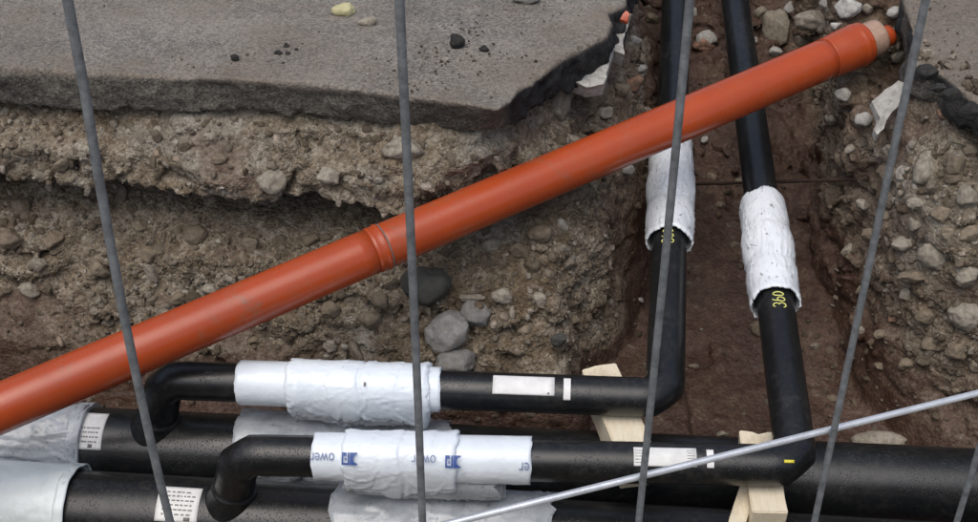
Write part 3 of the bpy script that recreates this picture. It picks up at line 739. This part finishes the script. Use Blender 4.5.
def patch(name, a, b, r, p0, p1, e0, e1, mat, parent, nu=10, nv=14, label=None, th=.0015, jag=0):
    V, F = [], []
    for i in range(nu+1):
        for j in range(nv+1):
            p = p0+(p1-p0)*(i/nu); e = e0+(e1-e0)*(j/nv)
            V.append(ring_pt(a, b, r+th, p, e))
    for i in range(nu):
        for j in range(nv):
            k = i*(nv+1)+j; F.append((k, k+1, k+nv+2, k+nv+1))
    n = len(V); V += [v+(p_c(a, b, v)-v).normalized()*th*1.5 for v in V]
    F += [tuple(x+n for x in f[::-1]) for f in F]
    rim = [i*(nv+1) for i in range(nu+1)]+[nu*(nv+1)+j for j in range(1, nv+1)]+[i*(nv+1)+nv for i in range(nu-1, -1, -1)]+[j for j in range(nv-1, 0, -1)]
    for q, w in zip(rim, rim[1:]+rim[:1]): F.append((q, w, w+n, q+n))
    me = bpy.data.meshes.new(name); me.from_pydata([tuple(v) for v in V], [], F); me.update()
    bm = bmesh.new(); bm.from_mesh(me); bmesh.ops.recalc_face_normals(bm, faces=bm.faces); bm.to_mesh(me); bm.free()
    for p in me.polygons: p.use_smooth = True
    return part(name, me, mat, parent, label)
def p_c(a, b, v):
    t = (b-a).normalized(); return a+t*(v-a).dot(t)
def text_mesh(txt, size, shear=0):
    cu = bpy.data.curves.new('lettering', 'FONT'); cu.body = txt; cu.size = size; cu.align_x = 'LEFT'; cu.resolution_u = 3; cu.shear = shear
    o = bpy.data.objects.new('lettering', cu); C.objects.link(o)
    bpy.context.view_layer.update()
    me = bpy.data.meshes.new_from_object(o.evaluated_get(bpy.context.evaluated_depsgraph_get()))
    bpy.data.objects.remove(o); return me
def wrap_text(name, me, a, b, rf, origin, elev, ux, uy, mat, parent, lift=.0025):
    """lay flat lettering on pipe a-b: text x runs along ux*t, text y along uy*elevation"""
    bm = bmesh.new(); bm.from_mesh(me); bmesh.ops.triangulate(bm, faces=bm.faces)
    bmesh.ops.subdivide_edges(bm, edges=bm.edges, cuts=2, use_grid_fill=True)
    t = (b-a).normalized()
    if (proj(a+t*.1)[0] < proj(a)[0]): t = -t
    for v in bm.verts:
        x, y = v.co.x, v.co.y
        p = origin+t*(x*ux); r = rf(p, elev) if callable(rf) else rf
        v.co = ring_pt(a, b, r+lift, p, elev+y*uy/r)
    me.clear_geometry(); bm.to_mesh(me); bm.free()
    return part(name, me, mat, parent)
def print_lines(name, a, b, r, p0, p1, e0, e1, parent, n=4, mat='ink'):
    """small print: rows of tiny marks on a sticker"""
    V, F = [], []; rs = random.Random(n*17+int(e0*100))
    for k in range(n):
        e = e0+(e1-e0)*(k+.5)/n; u = .08
        while u < .9:
            w = rs.uniform(.03, .12)
            if u+w > .93: break
            q = len(V); he = (e1-e0)/n*.15
            for du, de in ((0, -he), (w, -he), (w, he), (0, he)):
                V.append(tuple(ring_pt(a, b, r+.0022, p0+(p1-p0)*(u+du), e+de)))
            F.append((q, q+1, q+2, q+3)); u += w+rs.uniform(.02, .06)
    me = bpy.data.meshes.new(name); me.from_pydata(V, [], F); me.update()
    o = part(name, me, M[mat], parent)
    return o
D2 = math.pi/180

# far main pipe
def main_pipe(label, a, b):
    t = thing('main_pipe', label, 'pipe', (a+b)/2)
    part('casing', tube('casing', line(a, b, .05), RM, 64), M['black'], t); return t
mainA = main_pipe('thick black main pipe farther from the fence, with upper branch pipe rising from it', A0, A1)
mainB = main_pipe('thick black main pipe nearest the fence, with pale green sleeve at one end', B0, B1)
pA = x_at(A0, A1, 90)
part('joint_sleeve', tube('joint_sleeve', line(A0+(A1-A0)*.02, pA, .012), wrinkle(3, .014, RM+.012, 6, 1.5, 1.2, .9), 112), M['greyfilm'], mainA, 'crumpled grey clear film sleeve')
part('sleeve_rim', tube('sleeve_rim', line(pA-(A1-A0).normalized()*.03, pA+(A1-A0).normalized()*.008, .006), lambda s_, t_: RM+.0135+.003*np.sin(t_*4+.5)+.002*np.sin(t_*9+s_*60), 72), M['greyfilm'], mainA)
stA = patch('sticker', A0, A1, RM, x_at(A0, A1, 89), x_at(A0, A1, 114), 38*D2, 100*D2, M['paper'], mainA, label='white printed sticker')
print_lines('print', A0, A1, RM, x_at(A0, A1, 90), x_at(A0, A1, 112), 46*D2, 74*D2, stA, 4)
patch('print_block', A0, A1, RM+.0015, x_at(A0, A1, 101), x_at(A0, A1, 105), 41*D2, 46*D2, M['ink'], stA, 2, 2, th=.001)
pA2, pA3 = x_at(A0, A1, 240), x_at(A0, A1, 447)
part('joint_sleeve', tube('joint_sleeve', line(pA2, pA3, .01), wrinkle(8, .013, RM+.012, 7, 1.6, 1.2, .8), 112, rag=.016, seed=5), M['greyfilm'], mainA, 'grey film sleeve under the branch wraps')
pB = x_at(B0, B1, 76)
part('joint_sleeve', shell('joint_sleeve', line(B0+(B1-B0)*.02, pB, .012), wrinkle(13, .010, RM+.012, 6, 1.5, .8, .55), .004, 96), M['sleeve'], mainB, 'pale green plastic sleeve with open end')
part('sleeve_rim', shell('sleeve_rim', line(pB-(B1-B0).normalized()*.018, pB+(B1-B0).normalized()*.010, .007), lambda s_, t_: RM+.0155+.0025*np.sin(t_*5+1)+.002*np.sin(t_*11), .004, 72), M['sleeve'], mainB)
stB = patch('sticker', B0, B1, RM, x_at(B0, B1, 167), x_at(B0, B1, 208), 40*D2, 92*D2, M['paper'], mainB, label='white printed sticker')
print_lines('print', B0, B1, RM, x_at(B0, B1, 170), x_at(B0, B1, 206), 47*D2, 86*D2, stB, 6)
patch('print_block', B0, B1, RM+.0015, x_at(B0, B1, 195), x_at(B0, B1, 201), 42*D2, 47*D2, M['ink'], stB, 2, 2, th=.001)
pB2, pB3 = x_at(B0, B1, 338), x_at(B0, B1, 553)
part('joint_sleeve', tube('joint_sleeve', line(pB2, pB3, .01), wrinkle(18, .013, RM+.012, 7, 1.6, 1.2, .8), 112, rag=.016, seed=6), M['greyfilm'], mainB, 'grey film sleeve over the joint')

# branch pipes: riser out of the main, elbow, run, elbow into the side trench
def branch(label, low, l, r, e):
    t = thing('branch_pipe', label, 'pipe', l)
    path = resample(fillet([low, l, r, e], .044, 1), .022)
    part('casing', tube('casing', path, RB, 48), M['black'], t)
    d = (l-low).normalized()
    part('tee_saddle', tube('tee_saddle', line(low+d*(RM*.55), low+d*(RM+.03), .01), lambda s, th: RB+.022*np.clip(1-s/.06, 0, 1)+.006, 48), M['black'], t)
    return t
tC = (A1-A0).normalized(); lowC = x_at(A0, A1, 152)
brC = branch('upper black branch pipe with blank white sticker, turning away into the side trench', lowC, CL, CR, CE2)
lowD = x_at(B0, B1, 228)
brD = branch('lower black branch pipe with printed white wraps, turning away at the rightmost timber', lowD, DL, DR, DE2)
def sag(amt, lo=0):
    def f(Sg, Tg):
        L = Sg.max(); e = np.sin(np.clip(Sg/L, 0, 1)*math.pi)**.35
        d = np.zeros(Sg.shape+(3,)); c = np.clip(-np.cos(Tg)*.9+.1, 0, 1)
        n = vnoise(np.stack([Sg.ravel()*14, Tg.ravel()*1.2, 0*Sg.ravel()], 1), 1, 77).reshape(Sg.shape)
        d[..., 2] = -amt*c*(.55+.45*e+.5*n); return d
    return f
def ragged(path_len, base, seed, bands=(), even=0.0, tape=.0022):
    w = wrinkle(seed, base[1], base[0], 9, 1.7, .9, even)
    def f(s, t):
        r = w(s, t)*(1-.05*np.clip(1-np.minimum(s, s.max()-s)/.006, 0, 1))
        r = r+tape*(np.floor((s+.012*np.sin(t+seed))/.037) % 2)*(.6+.4*np.sin(s*90))
        for (c, wd, am) in bands: r = r+am*np.exp(-((s-c+.006*np.sin(t*3+seed))/wd)**2)
        return r
    return f
def wrapset(p, a, b, pxs, seed, hang, text=False, mat='film'):
    """inner film sleeve over the joint, and a thicker crumpled outer wrap on it, both with a sagging underside"""
    i0, o0, o1, i1 = [x_at(a, b, q) for q in pxs]
    s = part('joint_sleeve', tube('joint_sleeve', line(i0, i1, .008), wrinkle(seed, .0034, RB+.0085, 7, 1.3, .5), 72, rag=.004, seed=seed), M[mat], p, 'white plastic film sleeve')
    L = (o1-o0).length
    w = part('film_wrap', tube('film_wrap', line(o0, o1, .0045), ragged(L, (RB+.0155, .0072), seed+40, [(.012, .02, .003), (L*.44, .03, .002), (L*.52, .004, -.004), (L*.8, .03, .0015), (L-.012, .016, .004)]), 112, cap=True, offs=sag(hang), rag=.007, seed=seed), M[mat], p, 'crumpled white film wrap')
    return s, w
sC, wC = wrapset(brC, CL, CR, (240, 290, 430, 441), 23, .045)
patch('print', CL, CR, RB+.02, x_at(CL, CR, 367), x_at(CL, CR, 369), 44*D2, 52*D2, M['ink'], wC, 2, 2)
sD, wD = wrapset(brD, DL, DR, (315, 345, 458, 531), 29, .045)
part('film_flap', tube('film_flap', line(x_at(CL, CR, 295)+Vector((0, -.01, -.05)), x_at(CL, CR, 405)+Vector((0, -.01, -.055)), .006), wrinkle(61, .009, .05, 9, 1.5, 1), 72, rag=.02, seed=3), M['greyfilm'], brC, 'loose grey film hanging under the wrap')
part('film_flap', tube('film_flap', line(x_at(DL, DR, 346)+Vector((0, -.004, -.06)), x_at(DL, DR, 500)+Vector((0, -.004, -.066)), .006), wrinkle(67, .009, .05, 9, 1.5, 1), 72, rag=.02, seed=4), M['greyfilm'], brD, 'loose grey film hanging under the wrap')
def power_print(x_right, elev, size, parent, rad_, cut=None):
    """the maker's blue lettering, printed upside down as in the photo, with its block emblem before the word"""
    o = x_at(DL, DR, x_right)
    me = text_mesh('ower' if cut is None else cut, size); wrap_text('lettering', me, DL, DR, rad_, o, elev, -1, -1.4, M['faded'], parent)
def emblem(px_r, elev, size, parent, rad_):
    """blue block with a white P cut in, and a blue quarter bow beside it"""
    o = x_at(DL, DR, px_r); bm = bmesh.new()
    def poly(pts):
        bm.faces.new([bm.verts.new((x*size, y*size, 0)) for x, y in pts])
    # seen upright: block bitten by a white half disc, then a blue block carrying a white P
    H = .72
    poly([(-1.0, -.02), (-.56, -.02), (-.56, H), (-1.0, H), (-1.0, .62)]+[(-1.0+.25*math.sin(u), .35+.27*math.cos(u)) for u in np.linspace(.05, math.pi-.05, 9)]+[(-1.0, .08)])
    poly([(-.53, -.02), (-.42, -.02), (-.42, H), (-.53, H)]); poly([(-.42, .60), (-.06, .60), (-.06, H), (-.42, H)]); poly([(-.16, -.02), (-.06, -.02), (-.06, .60), (-.16, .60)])
    poly([(-.34, -.02), (-.16, -.02), (-.16, .18), (-.34, .18)]); poly([(-.34, .3), (-.26, .3), (-.26, .46), (-.34, .46)])
    me = bpy.data.meshes.new('emblem'); bm.to_mesh(me); bm.free()
    wrap_text('emblem', me, DL, DR, rad_, o, elev, -1, -1, M['blue'], parent)
def rD(p, elev): return RB+.022
SZ = .040
EL = 52*D2
rw = RB+.0215
power_print(338, EL+.02, SZ*.7, sD, RB+.0105); emblem(345, EL, SZ, wD, rw+.004)
power_print(438, EL-.02, SZ*.7, wD, rw+.004); emblem(446, EL-.03, SZ, wD, rw+.005)
power_print(529.5, EL-.2, SZ*.75, sD, RB+.0105, 'er')

# stickers and bands on the branches
s1 = patch('sticker', CL, CR, RB, x_at(CL, CR, 493), x_at(CL, CR, 554), 36*D2, 96*D2, M['paper'], brC, label='blank white rectangular sticker')
patch('print_block', CL, CR, RB+.0015, x_at(CL, CR, 547), x_at(CL, CR, 549), 40*D2, 45*D2, M['ink'], s1, 2, 2, th=.001)
patch('band', CL, CR, RB, x_at(CL, CR, 563), x_at(CL, CR, 570), 25*D2, 94*D2, M['paper'], brC, label='narrow white strip')
s2 = patch('sticker', DL, DR, RB, x_at(DL, DR, 632), x_at(DL, DR, 694), 36*D2, 90*D2, M['paper'], brD, label='white rectangular sticker with faint print')
print_lines('print', DL, DR, RB, x_at(DL, DR, 633), x_at(DL, DR, 641), 42*D2, 82*D2, s2, 5, 'seam')
print_lines('print', DL, DR, RB, x_at(DL, DR, 684), x_at(DL, DR, 693), 40*D2, 84*D2, s2, 6, 'seam')
patch('band', DL, DR, RB, x_at(DL, DR, 704), x_at(DL, DR, 711), 34*D2, 86*D2, M['paper'], brD, label='narrow white strip')
patch('paint_mark', CL, CR, RB, x_at(CL, CR, 648), x_at(CL, CR, 653), 66*D2, 82*D2, M['yellow'], brC, 3, 3, label='yellow paint dab')
patch('paint_mark', DL, DR, RB, x_at(DL, DR, 780), x_at(DL, DR, 790), 52*D2, 60*D2, M['yellow'], brD, 3, 3, label='yellow paint dab')

# wraps on the side runs
def sidewrap(p, a, b, y0, y1, seed):
    q0, q1 = y_at(a, b, y0), y_at(a, b, y1); L = (q1-q0).length
    part('film_wrap', shell('film_wrap', line(q0, q1, .009), ragged(L, (RB+.015, .0078), seed, [(.0, .03, .004), (L*.2, .06, .006), (L*.33, .012, -.003), (L*.50, .07, .009), (L*.66, .02, -.003), (L*.78, .08, .004)], .85, .0), .004, 110, rag=.009, seed=seed), M['wrap'], p, 'wrinkled white tape wrap with dark creases')
    part('inner_sleeve', tube('inner_sleeve', line(q0+(q1-q0)*.03, q0+(q1-q0)*.98, .05), RB+.004, 40), M['black'], p)
sidewrap(brC, CR, CE2, 243, 143, 71)
sidewrap(brD, DR, DE2, 304, 203, 83)
def scrawl(a, b, y, elev, size, parent):
    """hand-sprayed yellow 360 along the pipe"""
    o = y_at(a, b, y); t = (b-a).normalized()
    up = (Vector((0, 0, 1))-t*t.z).normalized(); sd = t.cross(up)      # to the right
    if sd.x < 0: sd = -sd
    def arc(cx, cy, rx, ry, a0, a1, n=12): return [(cx+rx*math.cos(u), cy+ry*math.sin(u)) for u in np.linspace(a0*D2, a1*D2, n)]
    strokes = [arc(.3, .75, .25, .25, 160, -80)+arc(.3, .26, .3, .27, 85, -165),
               [(1.15, 1.02), (.98, .9)]+arc(1.12, .32, .27, .3, 140, 500, 18), arc(1.85, .5, .26, .42, 90, 450, 20)]
    verts, faces = [], []
    bmm = bmesh.new()
    for st in strokes:
        P3 = []
        for x, y_ in st:
            q = o+t*(x*size*.86); ang = (y_-.5)*size/RB+elev
            # reading direction runs away along the pipe, glyph tops to the left
            P3.append(q+(up*math.cos(ang)-sd*math.sin(ang))*(RB+.0016))
        me = tube('x', P3, .0018, 6)
        bmm.from_mesh(me); bpy.data.meshes.remove(me)
    me = bpy.data.meshes.new('lettering'); bmm.to_mesh(me); bmm.free()
    part('lettering', me, M['pale'], parent, 'yellow handwritten number')
scrawl(DR, DE2, 321, .02, .034, brD)
scrawl(CR, CE2, 256, .15, .034, brC)

# orange drain pipe
org = thing('drain_pipe', 'long orange plastic drain pipe lying slanting across the trench', 'pipe', OL)
J = x_at(OL, OR_, 384); RO = .0625
JS = J-OD*.045
part('pipe', tube('pipe', line(OL2, JS+OD*.01, .04), RO, 64), M['orange'], org)
def bell(L, ramp=.018):
    def f(s, t):
        u = s; v = np.clip(u/ramp, 0, 1)
        return RO+.001+.0042*v*v*(3-2*v)+.002*np.exp(-((u-(L-.022))/.008)**2)
    return f
part('socket', shell('socket', line(JS, J, .0025), lambda s_, t_: RO-.0012+.0024*np.clip(s_/.02, 0, 1)+.0034*np.exp(-((s_-.037)/.004)**2)+.002*np.exp(-((s_-.014)/.004)**2), .004, 64), M['orange'], org)
part('seal', tube('seal', line(J-OD*.004, J+OD*.0018, .003), RO+.0016, 64), M['seam'], org)
EB = OR_-OD*.135
part('pipe', tube('pipe', line(J-OD*.03, EB+OD*.01, .04), RO, 64), M['orange'], org)
part('socket', shell('socket', line(EB, OR_, .003), bell(.135, .07), .006, 64), M['orange'], org, 'flared socket end')
part('end_plug', tube('end_plug', line(OR_-OD*.02, OR_+OD*.06, .01), RO-.006, 48), M['beige'], org, 'pale beige end plug')
part('spigot', tube('spigot', line(OR_+OD*.05+Vector((0, 0, -.012)), OR_+OD*.11+Vector((0, 0, -.012)), .01), .034, 32), M['orange'], org, 'short orange spigot')

# ------------------------------------------------------------------ timbers
def timber(px, z, w, h, label, name='timber', seed=0, mat='wood', chip=.0):
    a, b = at_z(*px[0], z), at_z(*px[1], z)
    t = (b-a).normalized(); sd = Vector((0, 0, 1)).cross(t).normalized(); L = (b-a).length
    bm = bmesh.new()
    pts = []
    for u in (0, 1):
        for s, k in ((-1, 0), (1, 0), (1, 1), (-1, 1)):
            p = a+t*(L*u)+sd*(s*w/2)+Vector((0, 0, -h*k)); pts.append(bm.verts.new(p-a))
    for f in ((0, 1, 2, 3), (7, 6, 5, 4), (0, 4, 5, 1), (1, 5, 6, 2), (2, 6, 7, 3), (3, 7, 4, 0)): bm.faces.new([pts[i] for i in f])
    bmesh.ops.recalc_face_normals(bm, faces=bm.faces)
    bmesh.ops.bevel(bm, geom=list(bm.edges), offset=.003, segments=2, affect='EDGES')
    bmesh.ops.subdivide_edges(bm, edges=[e for e in bm.edges if e.calc_length() > .03], cuts=5, use_grid_fill=True)
    P = np.array([v.co[:] for v in bm.verts]); D = np.stack([vnoise(P, 22, seed+k) for k in range(3)], 1)*.0022
    E = np.clip(1-np.abs(P@np.array(t))/.03, 0, 1)*np.clip(vnoise(P, 26, seed+9), 0, 1)*chip
    for v, d, e in zip(bm.verts, D, E): v.co += Vector(d)+t*float(e)
    me = bpy.data.meshes.new(name); bm.to_mesh(me); bm.free()
    for p in me.polygons: p.use_smooth = False
    o = link(name, me, M[mat]); o.location = a
    return tag(o, label, 'timber')
timber([(599, 365), (641, 463)], -.655, .10, .086, 'pale sawn timber under the upper branch pipe, lying across the mains', seed=3, chip=.012)
timber([(757, 431), (770, 512)], -.655, .088, .086, 'pale sawn timber with chipped end under the elbow of the lower branch pipe', seed=5, chip=.02)
timber([(748, 487), (733, 535)], -.69, .04, .06, 'narrow timber wedge leaning beside the timber under the lower branch elbow', 'timber_wedge', seed=7)

# thin rusty bar across the side trench
p0, p1 = hit(688, 187)[0]+Vector((0, 0, .012)), hit(868, 183)[0]+Vector((0, 0, .015))
bar = link('rusty_bar', tube('rusty_bar', line(p0-(p1-p0)*.12, p1, .05), lambda s, t: .006+.0009*np.sin(s*320), 10), M['rust'])
tag(bar, 'thin dark rusty bar lying across the side trench floor', 'bar')

# ------------------------------------------------------------------ mesh fence close to the camera
YAW = rad(17); FDIR = Vector((math.cos(YAW), math.sin(YAW), 0)); FN = Vector((-math.sin(YAW), math.cos(YAW), 0)); FP = Vector((0, .46, 1.35))
def on_fence(px, py):
    d = ray(px, py); return CAM+d*((FP-CAM).dot(FN)/d.dot(FN))
fence = thing('mesh_fence', 'grey welded wire mesh fence standing in front of the trench', 'fence', (0, .46, 0))
us = [(on_fence(px, py)-FP).dot(FDIR) for px, py in ((112, 261), (412, 261), (665, 261), (870, 261), (978, 455))]
gap = (us[-1]-us[0])/4
allu = [us[0]-gap*q for q in range(9, 0, -1)]+us+[us[-1]+gap*q for q in range(1, 13)]
ZB, ZT = .06, 2.0
for k, u in enumerate(allu):
    bow = .0034 if k == 9 else random.uniform(-.0006, .0006)                              # one wire is bent out of line
    pts = [FP+FDIR*(u+bow*min(1, ((z_-1.34)/.145)**2))+Vector((0, 0, z_-FP.z)) for z_ in np.linspace(ZB, ZT, 60)]
    part('vertical_wire', tube('vertical_wire', pts, .0019, 14), M['wire'], fence)
g0, g1 = on_fence(490, 520), on_fence(978, 399)
gd = (g1-g0).normalized(); off = FN*.0042
part('horizontal_wire', tube('horizontal_wire', line(g0-gd*1.1+off, g1+gd*1.4+off, .2), .0019, 14), M['zinc'], fence, 'galvanised wire with sky light put in its colour')  # lighter tone than the verticals stands in for the sky light it catches
for u in allu[1:-1]:
    b = FP+FDIR*u; k = (b-g0).dot(FDIR)/gd.dot(FDIR); c = g0+gd*k+off*.5
    part('weld', tube('weld', line(c-FN*.0022-FDIR*.0003, c+FN*.0022, .0015), lambda s_, t_: .0021*np.sqrt(np.clip(1-((s_-.0022)/.0026)**2, .05, 1)), 12), M['wire'], fence)
def hz(z):
    return FP+FDIR*(allu[0]-.02)-Vector((0, 0, FP.z-z)), FP+FDIR*(allu[-1]+.02)-Vector((0, 0, FP.z-z))
for z in (.08, .4, .75, 1.0, 1.97):
    a, b = hz(z); part('horizontal_wire', tube('horizontal_wire', line(a+off, b+off, .2), .0021, 12), M['zinc'], fence)
for u in (allu[0]-.03, allu[-1]+.03):
    b = FP+FDIR*u; part('post', tube('post', line((b.x, b.y, -.02), (b.x, b.y, 2.02), .2), .019, 24), M['zinc'], fence)

# ------------------------------------------------------------------ light, sky, camera
w = bpy.data.worlds.new('World'); scene.world = w; w.use_nodes = True
nt = w.node_tree; bg = nt.nodes['Background']; sky = nt.nodes.new('ShaderNodeTexSky'); sky.sky_type = 'NISHITA'; sky.sun_disc = False
SE, SA = rad(66), rad(205)
sky.sun_elevation = SE; sky.sun_rotation = SA; sky.dust_density = 4; sky.air_density = 1.0
hs = nt.nodes.new('ShaderNodeHueSaturation'); hs.inputs['Saturation'].default_value = .85
nt.links.new(sky.outputs[0], hs.inputs['Color']); nt.links.new(hs.outputs[0], bg.inputs['Color']); bg.inputs['Strength'].default_value = .14
sun = bpy.data.lights.new('Sun', 'SUN'); sun.energy = 1.5; sun.angle = rad(60); sun.color = (1, .985, .955)
so = bpy.data.objects.new('Sun', sun); C.objects.link(so)
sd = Vector((math.sin(SA)*math.cos(SE), math.cos(SA)*math.cos(SE), math.sin(SE)))
so.rotation_euler = (-sd).to_track_quat('-Z', 'Y').to_euler(); so.location = sd*10
cam = bpy.data.cameras.new('Camera'); cam.sensor_width = 36; cam.lens = FPX/978*36; cam.clip_start = .02; cam.clip_end = 300
co = bpy.data.objects.new('Camera', cam); C.objects.link(co); co.location = CAM; co.rotation_euler = (math.pi/2-PITCH, 0, 0)
scene.camera = co
vs = scene.view_settings; vs.view_transform = 'Standard'; vs.look = 'None'; vs.gamma = 1; vs.exposure = 0.0; vs.use_curve_mapping = False
scene.cycles.use_denoising = True
